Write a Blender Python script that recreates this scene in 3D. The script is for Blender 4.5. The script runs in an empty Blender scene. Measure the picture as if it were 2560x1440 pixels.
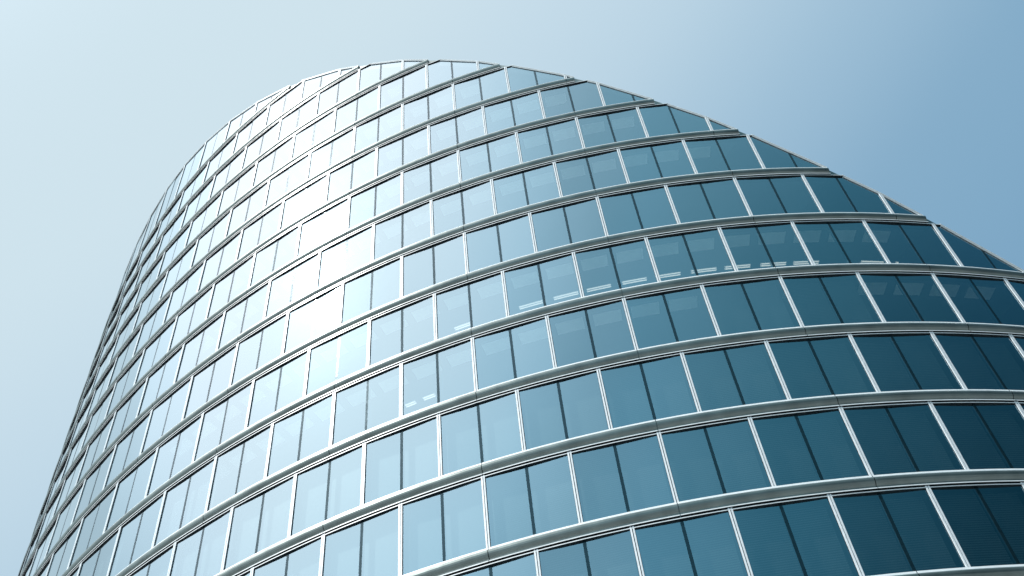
import bpy, bmesh, math, random
from mathutils import Vector, Matrix
rnd = random.Random(7)
PI = math.pi
# ---------------------------------------------------------------- measured geometry (metres)
H = 3.7                                  # storey height
NU = 124                                 # window bays round the oval tower
EA, EB = 17.956622*H, 14.00019*H         # half axes of the oval plan
U0 = -3.293223                           # bay number on the long axis
ZT = 73.1                                # height of the topmost reference line
CAM = Vector((25.103504*H, 0.548486*H, ZT-19.330545*H))
GAP = 0.678                              # depth of a spandrel band
WH = H-GAP                               # visible window height
PX, PY, PZ = 0.9089, -0.97081, -20.55338*H+ZT      # sloping roof plane z = PX x + PY y + PZ
# arc length table of the oval
NT = 7200
_S = [0.0]; _px, _py = EA, 0.0
for _i in range(1, NT+1):
    _t = 2*PI*_i/NT; _x, _y = EA*math.cos(_t), EB*math.sin(_t)
    _S.append(_S[-1]+math.hypot(_x-_px, _y-_py)); _px, _py = _x, _y
UNIT = _S[-1]/NU
def param(u):
    s = ((u-U0) % NU)*UNIT
    lo, hi = 0, NT
    while hi-lo > 1:
        m = (lo+hi)//2
        if _S[m] <= s: lo = m
        else: hi = m
    return 2*PI*(lo+(s-_S[lo])/(_S[hi]-_S[lo]))/NT
_cache = {}
def AT(u, r=0.0):
    """point of the plan at bay number u, r metres outside the facade line"""
    k = round(u, 6)
    if k not in _cache:
        t = param(u); nx, ny = math.cos(t)/EA, math.sin(t)/EB; n = math.hypot(nx, ny)
        _cache[k] = (EA*math.cos(t), EB*math.sin(t), nx/n, ny/n)
    x, y, nx, ny = _cache[k]
    return Vector((x+nx*r, y+ny*r))
CH = UNIT*.9996
def zb(k): return ZT-k*H
def pz(x, y): return PX*x+PY*y+PZ
def rimz(u): return pz(*AT(u))
PN = Vector((-PX, -PY, 1)).normalized()
def ppt(dz=0.0): return Vector((0, 0, PZ+dz))

sc = bpy.context.scene
COL = sc.collection

# ---------------------------------------------------------------- materials
def newmat(name):
    m = bpy.data.materials.new(name); m.use_nodes = True
    nt = m.node_tree; nt.nodes.clear()
    return m, nt, nt.nodes, nt.links
def principled(name, col, rough, metal=0.0, var=0.0, scale=3.0, bump=0.0, spec=0.5, streak=False):
    m, nt, N, L = newmat(name)
    o = N.new('ShaderNodeOutputMaterial'); p = N.new('ShaderNodeBsdfPrincipled')
    p.inputs['Roughness'].default_value = rough; p.inputs['Metallic'].default_value = metal
    p.inputs['Specular IOR Level'].default_value = spec
    L.new(p.outputs[0], o.inputs[0])
    tc = N.new('ShaderNodeTexCoord'); mp = N.new('ShaderNodeMapping')
    mp.inputs['Scale'].default_value = (1, 1, 0.15) if streak else (1, 1, 1)
    L.new(tc.outputs['Object'], mp.inputs[0])
    nz = N.new('ShaderNodeTexNoise'); nz.inputs['Scale'].default_value = scale; nz.inputs['Detail'].default_value = 5
    L.new(mp.outputs[0], nz.inputs['Vector'])
    r = N.new('ShaderNodeMapRange'); r.inputs[3].default_value = 1-var; r.inputs[4].default_value = 1+var
    r.inputs[1].default_value = .3; r.inputs[2].default_value = .7
    L.new(nz.outputs['Fac'], r.inputs[0])
    mx = N.new('ShaderNodeVectorMath'); mx.operation = 'SCALE'; mx.inputs[0].default_value = col
    L.new(r.outputs[0], mx.inputs['Scale']); L.new(mx.outputs[0], p.inputs['Base Color'])
    r2 = N.new('ShaderNodeMapRange'); r2.inputs[3].default_value = max(0, rough-.06); r2.inputs[4].default_value = min(1, rough+.08)
    L.new(nz.outputs['Fac'], r2.inputs[0]); L.new(r2.outputs[0], p.inputs['Roughness'])
    if bump:
        b = N.new('ShaderNodeBump'); b.inputs['Strength'].default_value = bump; b.inputs['Distance'].default_value = .01
        L.new(nz.outputs['Fac'], b.inputs['Height']); L.new(b.outputs[0], p.inputs['Normal'])
    return m
M_WHITE = principled('white_coated_aluminium', (.80, .86, .89), .35, 0.0, .09, 6, spec=.8)
M_BAND = principled('grey_anodised_aluminium', (.225, .265, .255), .30, .70, .18, 1.2, streak=True)
M_LIP = principled('pale_aluminium_lip', (.80, .86, .88), .32, 0.0, .06, 4, spec=.8)
M_DARK = principled('dark_gasket_and_soffit_shade', (.012, .018, .022), .45, 0, .2, 5, spec=.3)  # gaskets and joints, also painted shade below the spandrel bands
M_MULL = principled('dark_structural_joint', (.006, .018, .024), .10, 0, .2, 5, spec=.7)
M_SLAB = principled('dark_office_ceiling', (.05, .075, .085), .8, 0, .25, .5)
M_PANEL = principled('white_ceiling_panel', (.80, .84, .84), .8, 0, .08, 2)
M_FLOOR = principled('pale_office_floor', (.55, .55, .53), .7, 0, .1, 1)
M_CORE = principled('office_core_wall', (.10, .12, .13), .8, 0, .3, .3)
M_ROOF = principled('roof_membrane', (.22, .23, .23), .85, 0, .15, .6, bump=.3)
M_PLINTH = principled('plinth_granite', (.20, .20, .19), .45, 0, .2, 8, bump=.2)

M_MULL.node_tree.nodes['Principled BSDF'].inputs['Specular Tint'].default_value = (.35, .75, .95, 1)
def glass(name):
    m, nt, N, L = newmat(name)
    o = N.new('ShaderNodeOutputMaterial')
    lw = N.new('ShaderNodeLayerWeight'); lw.inputs['Blend'].default_value = .5     # facing = 1-cos
    def math_(op, a, b=None, c=None):
        n = N.new('ShaderNodeMath'); n.operation = op
        for i, v in enumerate((a, b, c)):
            if v is None: continue
            if isinstance(v, (int, float)): n.inputs[i].default_value = v
            else: L.new(v, n.inputs[i])
        return n.outputs[0]
    geo = N.new('ShaderNodeNewGeometry')
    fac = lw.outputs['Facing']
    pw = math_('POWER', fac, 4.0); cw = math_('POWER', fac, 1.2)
    # slow pane to pane variation and very slight waviness of toughened glass
    tc = N.new('ShaderNodeTexCoord')
    oi = N.new('ShaderNodeObjectInfo')
    ad = N.new('ShaderNodeVectorMath'); ad.operation = 'ADD'
    L.new(tc.outputs['Object'], ad.inputs[0]); L.new(oi.outputs['Location'], ad.inputs[1])
    nz = N.new('ShaderNodeTexNoise'); nz.inputs['Scale'].default_value = .55; nz.inputs['Detail'].default_value = 1
    L.new(ad.outputs[0], nz.inputs['Vector'])
    b = N.new('ShaderNodeBump'); b.inputs['Strength'].default_value = .25; b.inputs['Distance'].default_value = .012
    L.new(nz.outputs['Fac'], b.inputs['Height'])
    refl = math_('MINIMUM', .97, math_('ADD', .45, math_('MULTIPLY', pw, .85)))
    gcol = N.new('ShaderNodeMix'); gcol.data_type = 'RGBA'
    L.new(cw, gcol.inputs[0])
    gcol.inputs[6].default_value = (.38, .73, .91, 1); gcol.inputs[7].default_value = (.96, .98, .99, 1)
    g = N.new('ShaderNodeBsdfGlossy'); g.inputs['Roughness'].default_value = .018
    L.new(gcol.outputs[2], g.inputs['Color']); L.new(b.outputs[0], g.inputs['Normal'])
    t = N.new('ShaderNodeBsdfTransparent'); t.inputs['Color'].default_value = (.82, .88, .88, 1)
    mx = N.new('ShaderNodeMixShader')
    front = math_('MULTIPLY', refl, math_('SUBTRACT', 1, geo.outputs['Backfacing']))
    L.new(front, mx.inputs[0]); L.new(t.outputs[0], mx.inputs[1]); L.new(g.outputs[0], mx.inputs[2])
    L.new(mx.outputs[0], o.inputs[0])
    return m
M_GLASS = glass('blue_green_solar_glass')

def blind_mat():
    m, nt, N, L = newmat('venetian_blind_slats')
    o = N.new('ShaderNodeOutputMaterial'); p = N.new('ShaderNodeBsdfPrincipled')
    p.inputs['Roughness'].default_value = .6
    tc = N.new('ShaderNodeTexCoord'); w = N.new('ShaderNodeTexWave'); w.bands_direction = 'Z'
    w.inputs['Scale'].default_value = 3.6; w.inputs['Distortion'].default_value = .15
    L.new(tc.outputs['Object'], w.inputs['Vector'])
    r = N.new('ShaderNodeValToRGB'); r.color_ramp.elements[0].color = (.035, .055, .06, 1); r.color_ramp.elements[1].color = (.10, .13, .14, 1)
    L.new(w.outputs['Fac'], r.inputs[0]); L.new(r.outputs[0], p.inputs['Base Color']); L.new(p.outputs[0], o.inputs[0])
    return m
M_BLIND = blind_mat()
def lamp_mat():
    m, nt, N, L = newmat('lit_fluorescent_tube')
    o = N.new('ShaderNodeOutputMaterial'); e = N.new('ShaderNodeEmission')
    e.inputs['Color'].default_value = (1, .93, .84, 1); e.inputs['Strength'].default_value = 1.15
    L.new(e.outputs[0], o.inputs[0]); return m
M_LAMP = lamp_mat()
M_GROUND = principled('concrete_paving', (.19, .205, .21), .8, 0, .18, .35, bump=.3)

# ---------------------------------------------------------------- mesh helpers
class MB:
    def __init__(s): s.v = []; s.f = []; s.m = []
    def box(s, x0, x1, y0, y1, z0, z1, mi=0, mat=None):
        b = len(s.v)
        for z in (z0, z1):
            for x, y in ((x0, y0), (x1, y0), (x1, y1), (x0, y1)):
                p = Vector((x, y, z)); s.v.append(mat @ p if mat else p)
        for q in ((0, 3, 2, 1), (4, 5, 6, 7), (0, 1, 5, 4), (1, 2, 6, 5), (2, 3, 7, 6), (3, 0, 4, 7)):
            s.f.append([b+i for i in q]); s.m.append(mi)
    def ring(s, prof, u0, u1, n, mats, full=False, cap=0):
        """sweep a closed profile [(r, z)] along the plan from bay u0 to bay u1"""
        b = len(s.v); k = len(prof); cnt = n if full else n+1
        for i in range(cnt):
            u = u0+(u1-u0)*i/n
            for r, z in prof:
                p = AT(u, r); s.v.append(Vector((p.x, p.y, z)))
        for i in range(n):
            i2 = (i+1) % cnt
            for j in range(k):
                j2 = (j+1) % k
                s.f.append([b+i*k+j, b+i2*k+j, b+i2*k+j2, b+i*k+j2]); s.m.append(mats[j])
        if not full:
            s.f.append([b+j for j in range(k)]); s.m.append(cap)
            s.f.append([b+n*k+j for j in reversed(range(k))]); s.m.append(cap)
    def bm(s, normals=False):
        bm = bmesh.new(); vs = [bm.verts.new(p) for p in s.v]
        for f, mi in zip(s.f, s.m):
            try:
                fc = bm.faces.new([vs[i] for i in f]); fc.material_index = mi
            except ValueError: pass
        if normals: bmesh.ops.recalc_face_normals(bm, faces=bm.faces)
        return bm
def clip(bm, co, no, fill=True):
    """remove what lies on the positive side of the plane, close the cut"""
    g = list(bm.verts)+list(bm.edges)+list(bm.faces)
    r = bmesh.ops.bisect_plane(bm, geom=g, dist=1e-5, plane_co=co, plane_no=no, clear_outer=True)
    if fill:
        e = [x for x in r['geom_cut'] if isinstance(x, bmesh.types.BMEdge) and x.is_valid and len(x.link_faces) == 1]
        if e:
            try: bmesh.ops.holes_fill(bm, edges=e, sides=0)
            except Exception: pass
    return bm
def link(name, bm, mats, parent=None, loc=None, rot=None, smooth=False):
    me = bpy.data.meshes.new(name); bm.to_mesh(me); bm.free()
    for m in mats: me.materials.append(m)
    if smooth: me.shade_smooth() if hasattr(me, 'shade_smooth') else None
    return link_me(name, me, parent, loc, rot)
def link_me(name, me, parent=None, loc=None, rot=None):
    o = bpy.data.objects.new(name, me); COL.objects.link(o)
    if parent: o.parent = parent
    if loc is not None: o.location = loc
    if rot is not None: o.rotation_euler = rot
    return o

# ---------------------------------------------------------------- ground
g = MB(); g.box(-4000, 4000, -4000, 4000, -1.0, 0.0)
gr = link('ground', g.bm(), [M_GROUND]); gr['kind'] = 'structure'

# ---------------------------------------------------------------- the tower
tower = bpy.data.objects.new('office_tower', None); COL.objects.link(tower)
tower['label'] = 'round glass office tower with slanted top, pale mullions and grey bands between storeys'
tower['category'] = 'tower'

KB = 19                                   # lowest band
# --- spandrel bands, one object for each storey line
PROF = [(.042, 0.0), (.058, -.105), (.090, -.113), (.108, -.16), (.108, -.22), (.096, -.28), (.066, -.345), (.012, -.398), (.002, -.412),
        (.004, -.46), (.020, -.505), (.064, -.518), (.064, -.560), (-.03, -.562), (-.10, -.562), (-.10, 0.0)]
PM = [1, 0, 0, 0, 0, 0, 0, 0, 0, 0, 1, 1, 2, 2, 2, 1]
BACK = [(-.03, -.02), (-.03, -.620), (.036, -.622), (.036, -.660), (.0, -.662), (-.13, -.664), (-.28, -.664), (-.28, -.02)]
BM = [0, 2, 1, 2, 2, 2, 2, 1]  # dark soffit faces put the shade under the band into the colour
for k in range(1, KB+1):                  # no band crosses the crown: the top row runs up to the rim
    z = zb(k); zc = z+.02
    mb = MB()
    for s in range(NU//2):
        a0 = -.5+2*s+.004; a1 = -.5+2*s+2-.004
        i0, i1 = rimz(a0) > zc, rimz(a1) > zc
        if not i0 and not i1: continue
        c0, c1 = 2, 2
        if i0 != i1:                      # the band stops square where it meets the sloping rim
            lo, hi = a0, a1
            for _ in range(30):
                m_ = (lo+hi)/2
                if (rimz(m_) > zc) == i0: lo = m_
                else: hi = m_
            if i0: a1 = lo
            else: a0 = lo
        if (a1-a0)*UNIT < .1: continue
        mb.ring([(r, z+zz) for r, zz in PROF], a0, a1, 8, PM, cap=2)
    bm = mb.bm(True)
    m2 = MB(); m2.ring([(r, z+zz) for r, zz in BACK], 0, NU, NU*4, BM, full=True)
    b2 = m2.bm(True); clip(b2, ppt(-.03), PN)
    me_t = bpy.data.meshes.new('t'); b2.to_mesh(me_t); b2.free(); bm.from_mesh(me_t); bpy.data.meshes.remove(me_t)
    link('spandrel_band', bm, [M_BAND, M_LIP, M_DARK], tower)

# --- windows
FR = [M_WHITE, M_DARK]
def frame_mb(z1=WH):
    m = MB(); hw = CH/2; zl, zh = -.12, WH+.10
    for s in (-1, 1):
        def X(a, b): return (min(s*a, s*b), max(s*a, s*b))
        m.box(*X(hw-.012, hw-.066), -.12, .038, zl, zh, 0)
        m.box(*X(hw, hw-.012), -.12, -.02, zl, zh, 1)
        m.box(*X(hw-.066, hw-.080), -.12, .004, zl, zh, 1)
    m.box(-hw+.08, hw-.08, -.12, -.014, WH+.005, WH+.08, 1); m.box(-hw, hw, -.12, -.02, -.12, -.02, 0)
    return m
def pane_mb(s):
    m = MB(); hw = CH/2
    x0, x1 = (-(hw-.080), -.050) if s < 0 else (.050, hw-.080)
    m.box(x0, x1, -.040, -.012, -.10, WH+.08, 0); return m
def mull_mb():
    m = MB(); m.box(-.053, .053, -.16, -.008, -.11, WH+.09, 0); return m
def blind_mb(drop):
    m = MB(); hw = CH/2
    m.box(-(hw-.14), hw-.14, -.36, -.33, WH-drop, WH+.02, 0); return m
def bay_matrix(k, u):
    p0, p1 = AT(u), AT(u+1); m = (p0+p1)/2; d = p1-p0; a = math.atan2(-d.x, d.y)
    return Matrix.Translation((m.x, m.y, zb(k))) @ Matrix.Rotation(a-PI/2, 4, 'Z')

# camera
F_PX = 2806.327; AZ, EL, ROLL = 3.285948, 0.935669, -0.128878
fw = Vector((math.cos(EL)*math.cos(AZ), math.cos(EL)*math.sin(AZ), math.sin(EL)))
rt0 = Vector((math.sin(AZ), -math.cos(AZ), 0)); up0 = rt0.cross(fw)
c_, s_ = math.cos(ROLL), math.sin(ROLL)
rt = c_*rt0+s_*up0; up = -s_*rt0+c_*up0
cam_d = bpy.data.cameras.new('camera'); cam = bpy.data.objects.new('camera', cam_d); COL.objects.link(cam)
cam_d.sensor_width = 36; cam_d.lens = F_PX*36/2560; cam_d.clip_end = 9000; cam_d.clip_start = .1
mw = Matrix((rt, up, -fw)).transposed().to_4x4(); mw.translation = CAM; cam.matrix_world = mw
sc.camera = cam
def project(p):
    d = p-CAM; z = d.dot(fw)
    return (1280+F_PX*d.dot(rt)/z, 720-F_PX*d.dot(up)/z)

def area_in_view(k, u, top):
    M_ = bay_matrix(k, u); ang = M_.to_3x3() @ Vector((0, 1, 0)); c = M_ @ Vector((0, 0, top/2))
    if ang.dot(CAM-c) <= 0: return 0
    P = [project(M_ @ Vector(q)) for q in ((-CH/2, 0, 0), (CH/2, 0, 0), (CH/2, 0, top), (-CH/2, 0, top))]
    # share of sample points inside the frame
    n = 0
    for i in range(5):
        for j in range(5):
            x = (1-(i+.5)/5)*(P[0][0]*(1-(j+.5)/5)+P[3][0]*(j+.5)/5)+(i+.5)/5*(P[1][0]*(1-(j+.5)/5)+P[2][0]*(j+.5)/5)
            y = (1-(i+.5)/5)*(P[0][1]*(1-(j+.5)/5)+P[3][1]*(j+.5)/5)+(i+.5)/5*(P[1][1]*(1-(j+.5)/5)+P[2][1]*(j+.5)/5)
            if 0 <= x <= 2560 and 0 <= y <= 1440: n += 1
    A = 0
    for i in range(4):
        a, b = P[i], P[(i+1) % 4]; A += a[0]*b[1]-b[0]*a[1]
    return abs(A)/2*n/25

bays = []
for k in range(1, KB+1):
    off = 0.0 if k % 2 == 0 else .5
    for i in range(NU):
        u = -NU//2+off+i
        if k == 1: top_full = 3.0*H
        else: top_full = WH
        zs = [pz(*(bay_matrix(k, u) @ Vector((x, 0, 0))).xy)-zb(k) for x in (-CH/2, CH/2)]
        if max(zs) < .05: continue
        cut = min(zs) < top_full+.2 or k == 1
        h = min(top_full, max(.1, sum(zs)/2))
        bays.append([area_in_view(k, u, h), k, u, cut])
bays.sort(key=lambda b: -b[0])
indiv = bays[:98]; rest = bays[98:]

me_frame = me_l = me_r = me_m = None
def to_me(name, mb, mats):
    me = bpy.data.meshes.new(name); bm = mb.bm(); bm.to_mesh(me); bm.free()
    for m in mats: me.materials.append(m)
    return me
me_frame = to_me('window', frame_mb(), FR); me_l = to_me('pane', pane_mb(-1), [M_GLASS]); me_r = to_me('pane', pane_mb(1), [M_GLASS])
me_m = to_me('mullion', mull_mb(), [M_MULL])
me_bl = {d: to_me('blind', blind_mb(d), [M_BLIND]) for d in (3.0,)}
def tall(mb):
    for v in mb.v:
        if v.z > WH-.005: v.z += 2.2*H
    return mb
def blind_for(k, u):
    q = (math.sin(k*12.9898+u*78.233)*43758.5453) % 1
    if k >= 12: return 3.0 if q < .88 else 0
    if k == 11: return 3.0 if q < .25 else 0
    return 0
def jitter(k, u, s):
    q1 = (math.sin(k*3.17+u*7.31+s*1.7)*9137.13) % 1; q2 = (math.sin(k*5.91+u*2.13+s*4.1)*7713.7) % 1
    return math.radians((q1-.5)*.30), math.radians((q2-.5)*.80)
def pane_tilt(k, u, s):
    a, b = jitter(k, u, s)
    cx = s*CH/4; c = Matrix.Translation((cx, -.07, WH/2))
    return c @ Matrix.Rotation(b, 4, 'Z') @ Matrix.Rotation(a, 4, 'X') @ c.inverted()
GRP = None
for _, k, u, cut in indiv:
    M_ = bay_matrix(k, u)
    w = None
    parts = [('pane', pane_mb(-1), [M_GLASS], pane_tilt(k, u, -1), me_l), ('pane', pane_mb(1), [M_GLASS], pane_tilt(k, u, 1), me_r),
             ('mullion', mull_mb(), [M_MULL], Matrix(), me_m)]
    if not cut:
        w = link_me('window', me_frame, tower); w.matrix_world = M_
        for nm, mb, mats, T, me in parts:
            o = link_me(nm, me, w); o.matrix_local = T
        d = blind_for(k, u)
        if d: o = link_me('blind', me_bl[d], w)
    else:
        def mk(nm, mb, mats, par, T, base):
            if k == 1: tall(mb)
            bm = mb.bm(); W = M_ @ T
            inv = W.inverted(); co = inv @ ppt(-.03); no = (W.to_3x3().transposed() @ PN).normalized()
            clip(bm, co, no)
            if not len(bm.verts): bm.free(); return None
            o = link(nm, bm, mats, par)
            return o
        w = mk('window', frame_mb(), FR, tower, Matrix(), None)
        if w is None: continue
        w.matrix_world = M_
        for nm, mb, mats, T, me in parts:
            o = mk(nm, mb, mats, w, T, None)
            if o: o.matrix_local = T
# the other bays as one part
allm = [MB(), MB(), MB(), MB()]
big = bmesh.new()
def append(bmA, bmB, M_, idx):
    vm = [bmA.verts.new(M_ @ v.co) for v in bmB.verts]
    bmB.verts.index_update()
    for f in bmB.faces:
        try:
            n = bmA.faces.new([vm[v.index] for v in f.verts]); n.material_index = idx+f.material_index
        except ValueError: pass
for _, k, u, cut in rest:
    M_ = bay_matrix(k, u)
    L_ = [(frame_mb(), 0, Matrix()), (pane_mb(-1), 2, pane_tilt(k, u, -1)), (pane_mb(1), 2, pane_tilt(k, u, 1)), (mull_mb(), 3, Matrix())]
    if not cut and blind_for(k, u): L_.append((blind_mb(3.0), 4, Matrix()))
    for mb, idx, T in L_:
        if k == 1: tall(mb)
        bm = mb.bm(); W = M_ @ T
        if cut:
            clip(bm, W.inverted() @ ppt(-.03), (W.to_3x3().transposed() @ PN).normalized())
        append(big, bm, W, idx); bm.free()
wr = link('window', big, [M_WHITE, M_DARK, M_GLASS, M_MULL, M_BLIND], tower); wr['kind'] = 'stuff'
wr['label'] = 'smaller and more distant two-pane windows of the curved facade'

# --- sloping rim along the cut
NR = NU*2
def rimpt(u, r, dz):
    x, y = AT(u, r); return Vector((x, y, pz(x, y)+dz))
rims = {}
for _, k, u, cut in sorted(bays, key=lambda b: (b[1], b[2])):
    if not cut: continue
    M_ = bay_matrix(k, u); hw = CH/2
    f = [pz(*(M_ @ Vector((x, .0, 0))).xy)-zb(k) for x in (-hw, hw)]
    sl_ = (f[1]-f[0])/CH; top = 3*H if k == 1 else WH+.06
    def fz(x): return f[0]+sl_*(x+hw)
    x0, x1 = -hw, hw
    if abs(sl_) > 1e-6:
        xa, xb = -hw+(0-f[0])/sl_, -hw+(top-f[0])/sl_
        lo, hi = min(xa, xb), max(xa, xb); x0, x1 = max(x0, lo), min(x1, hi)
    if x1-x0 < .02: continue
    rim = rims.setdefault((k, 0 if k == 1 else (1 if sl_ > 0 else 2)), MB())
    for y0, y1, d0, d1, mi in ((-.10, .042, -.060, -.028, 0), (-.10, .020, -.028, .004, 1), (-.10, .055, .004, .030, 0), (-.10, -.004, -.095, -.060, 1)):
        q = 1.0/math.cos(math.atan(sl_)); b = len(rim.v)
        for x in (x0, x1):
            for y, d in ((y0, d0), (y1, d0), (y1, d1), (y0, d1)): rim.v.append(M_ @ Vector((x, y, fz(x)+d*q)))
        for fc in ((0, 3, 2, 1), (4, 5, 6, 7), (0, 1, 5, 4), (1, 2, 6, 5), (2, 3, 7, 6), (3, 0, 4, 7)):
            rim.f.append([b+t for t in fc]); rim.m.append(mi)
for rim in rims.values():
    bm = rim.bm(True); clip(bm, Vector((0, 0, .02)), Vector((0, 0, -1)))
    if not len(bm.faces): bm.free(); continue
    link('roof_rim', bm, [M_LIP, M_DARK], tower)

# --- sloping roof
rf = MB()
b0 = len(rf.v)
for dz in (-.045, -.50):
    for i in range(NR): rf.v.append(rimpt(i*.5, -.06 if dz > -.1 else -.10, dz))
rf.f.append(list(range(NR))); rf.m.append(0)
rf.f.append(list(reversed(range(NR, 2*NR)))); rf.m.append(1)
for i in range(NR):
    j = (i+1) % NR; rf.f.append([i, NR+i, NR+j, j]); rf.m.append(1)
bm = rf.bm(True); clip(bm, Vector((0, 0, .02)), Vector((0, 0, -1)))
link('roof', bm, [M_ROOF, M_DARK], tower)

# --- plinth wall below the lowest band
mb = MB(); mb.ring([(.02, 0), (.02, zb(KB)-.67), (-.4, zb(KB)-.67), (-.4, 0)], 0, NU, NU*2, [0]*4, full=True)
bm = mb.bm(True); clip(bm, ppt(-.05), PN); link('plinth', bm, [M_PLINTH], tower)

# --- core and storey ceilings with their perimeter panels and light fittings
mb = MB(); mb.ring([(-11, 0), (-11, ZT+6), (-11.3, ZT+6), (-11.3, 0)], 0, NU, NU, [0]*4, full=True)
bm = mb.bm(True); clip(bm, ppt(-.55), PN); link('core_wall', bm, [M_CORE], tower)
def arc_box(mb, u0, u1, r0, r1, z0, z1, mi=0, n=2):
    mb.ring([(r1, z0), (r1, z1), (r0, z1), (r0, z0)], u0, u1, n, [mi]*4)
LIT = {9: [(-3.97, -3.60), (-3.44, -3.06), (-2.94, -2.57), (-2.41, -2.04), (-1.91, -1.54), (-1.39, -1.01), (-.89, -.51),
           (-.36, .02), (.13, .51), (1.15, 1.50), (1.68, 2.05), (-4.99, -4.71)],
       10: [(-5.80, -5.64), (-5.52, -5.34)], 11: [(1.69, 2.07)]}
for k in range(0, KB+1):
    z = zb(k)
    if k == 0: continue
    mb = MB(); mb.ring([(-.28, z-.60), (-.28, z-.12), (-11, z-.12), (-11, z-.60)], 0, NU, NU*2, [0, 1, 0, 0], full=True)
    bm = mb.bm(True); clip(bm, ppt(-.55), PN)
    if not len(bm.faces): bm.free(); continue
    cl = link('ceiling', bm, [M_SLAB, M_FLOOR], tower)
    if k in (3, 4, 5, 6, 7, 9, 10):
        mb = MB(); off = 0.0 if k % 2 == 1 else .5       # bays of the storey below
        for i in range(-10, 9):
            for j in (0, 1):
                u = i+off+.5*j
                if rimz(u+.5) < z+.4: continue
                arc_box(mb, u+.07, u+.44, -1.02, -.45, z-.622, z-.602)
        if mb.v: link('ceiling_panel', mb.bm(True), [M_PANEL], cl)
    for a, b in LIT.get(k, []):
        mb = MB()
        n = 3
        arc_box(mb, a, b, -2.12, -1.94, z-.640, z-.602, 1, n)
        arc_box(mb, a+.008, b-.008, -2.105, -2.06, z-.655, z-.641, 0, n)
        arc_box(mb, a+.008, b-.008, -2.00, -1.955, z-.655, z-.641, 0, n)
        link('light_fitting', mb.bm(True), [M_LAMP, M_WHITE], cl)

# ---------------------------------------------------------------- light
SUN_AZ, SUN_EL = math.radians(-55.12), math.radians(54.39)
sd = Vector((math.cos(SUN_EL)*math.cos(SUN_AZ), math.cos(SUN_EL)*math.sin(SUN_AZ), math.sin(SUN_EL)))
sl = bpy.data.lights.new('sun', 'SUN'); so = bpy.data.objects.new('sun', sl); COL.objects.link(so)
sl.energy = 4.8; sl.angle = math.radians(.53); sl.color = (1, .98, .95)
so.rotation_euler = (-sd).to_track_quat('-Z', 'Y').to_euler()

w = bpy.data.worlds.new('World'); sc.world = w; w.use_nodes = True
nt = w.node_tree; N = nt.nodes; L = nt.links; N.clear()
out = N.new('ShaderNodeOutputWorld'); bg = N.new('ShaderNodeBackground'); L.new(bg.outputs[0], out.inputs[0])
sky = N.new('ShaderNodeTexSky'); sky.sky_type = 'NISHITA'; sky.sun_disc = False
sky.sun_elevation = SUN_EL; sky.sun_rotation = PI/2-SUN_AZ
sky.air_density = 1.0; sky.dust_density = 2.0; sky.ozone_density = 2.0
# haze brightening round the sun: depends only on the direction in the sky
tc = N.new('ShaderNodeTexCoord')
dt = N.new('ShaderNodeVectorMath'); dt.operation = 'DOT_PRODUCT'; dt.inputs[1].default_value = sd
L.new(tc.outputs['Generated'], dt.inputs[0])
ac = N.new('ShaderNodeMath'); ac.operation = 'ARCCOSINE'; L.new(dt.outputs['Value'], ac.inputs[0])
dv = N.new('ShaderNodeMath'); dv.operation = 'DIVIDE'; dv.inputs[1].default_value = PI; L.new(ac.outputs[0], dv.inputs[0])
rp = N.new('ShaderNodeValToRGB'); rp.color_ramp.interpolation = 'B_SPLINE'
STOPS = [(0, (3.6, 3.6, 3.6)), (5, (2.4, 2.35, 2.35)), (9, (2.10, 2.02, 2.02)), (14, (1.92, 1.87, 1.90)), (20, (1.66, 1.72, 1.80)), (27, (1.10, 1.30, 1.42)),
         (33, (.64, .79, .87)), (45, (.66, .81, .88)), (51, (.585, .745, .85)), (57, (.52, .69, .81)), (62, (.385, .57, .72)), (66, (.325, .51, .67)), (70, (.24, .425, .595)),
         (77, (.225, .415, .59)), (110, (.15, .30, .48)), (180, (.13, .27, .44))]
els = rp.color_ramp.elements
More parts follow.
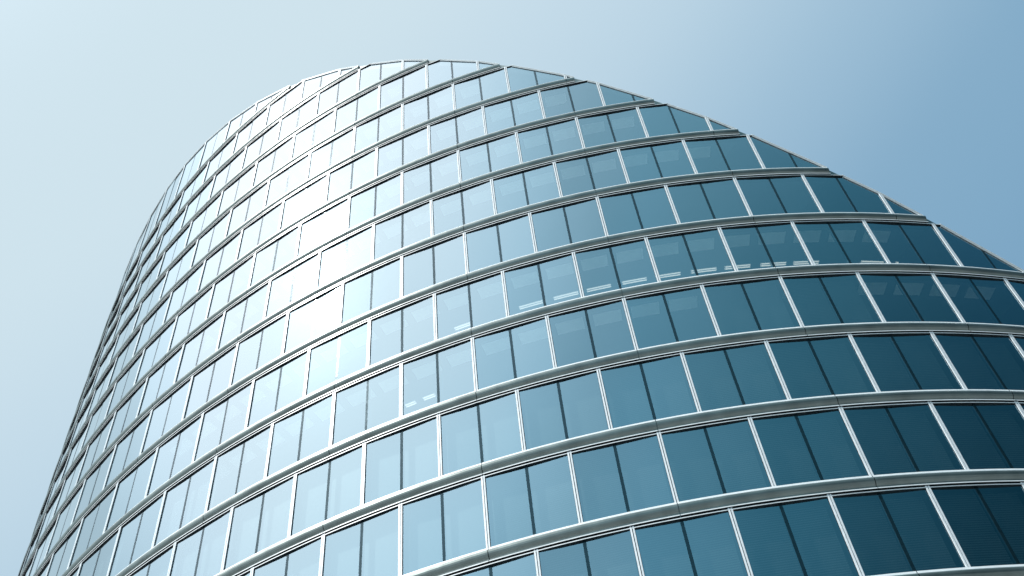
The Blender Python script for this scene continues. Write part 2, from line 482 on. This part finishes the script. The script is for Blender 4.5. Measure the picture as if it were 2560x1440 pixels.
while len(els) > 1: els.remove(els[-1])
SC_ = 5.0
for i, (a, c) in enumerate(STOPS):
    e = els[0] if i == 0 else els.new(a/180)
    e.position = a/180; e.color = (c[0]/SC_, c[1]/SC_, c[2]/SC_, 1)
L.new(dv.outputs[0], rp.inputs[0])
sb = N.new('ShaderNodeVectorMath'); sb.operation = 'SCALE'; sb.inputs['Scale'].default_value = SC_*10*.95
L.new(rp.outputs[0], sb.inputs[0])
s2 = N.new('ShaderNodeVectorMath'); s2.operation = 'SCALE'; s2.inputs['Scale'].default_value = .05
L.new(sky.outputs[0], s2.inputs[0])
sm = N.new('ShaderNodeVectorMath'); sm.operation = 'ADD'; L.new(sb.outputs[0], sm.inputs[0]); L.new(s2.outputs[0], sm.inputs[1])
# factor added to darken an unseen side of the sky, deepening the glass reflections
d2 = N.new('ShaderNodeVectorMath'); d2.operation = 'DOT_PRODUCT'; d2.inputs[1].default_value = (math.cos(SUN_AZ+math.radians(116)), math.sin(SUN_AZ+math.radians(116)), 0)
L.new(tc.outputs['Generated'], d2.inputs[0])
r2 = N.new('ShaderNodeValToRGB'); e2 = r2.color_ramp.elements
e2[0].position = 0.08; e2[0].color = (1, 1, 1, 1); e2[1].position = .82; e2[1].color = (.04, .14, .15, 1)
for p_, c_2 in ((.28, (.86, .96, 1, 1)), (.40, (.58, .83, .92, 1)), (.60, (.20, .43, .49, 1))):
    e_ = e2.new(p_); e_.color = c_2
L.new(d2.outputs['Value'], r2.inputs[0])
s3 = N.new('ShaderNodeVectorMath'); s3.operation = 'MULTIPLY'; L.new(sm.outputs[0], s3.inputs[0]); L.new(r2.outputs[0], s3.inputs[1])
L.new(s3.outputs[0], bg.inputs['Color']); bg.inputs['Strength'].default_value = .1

# ---------------------------------------------------------------- render settings
sc.render.engine = 'CYCLES'
sc.render.resolution_x = 1024; sc.render.resolution_y = 576
sc.view_settings.view_transform = 'Standard'; sc.view_settings.look = 'None'
sc.view_settings.exposure = 0; sc.view_settings.gamma = 1
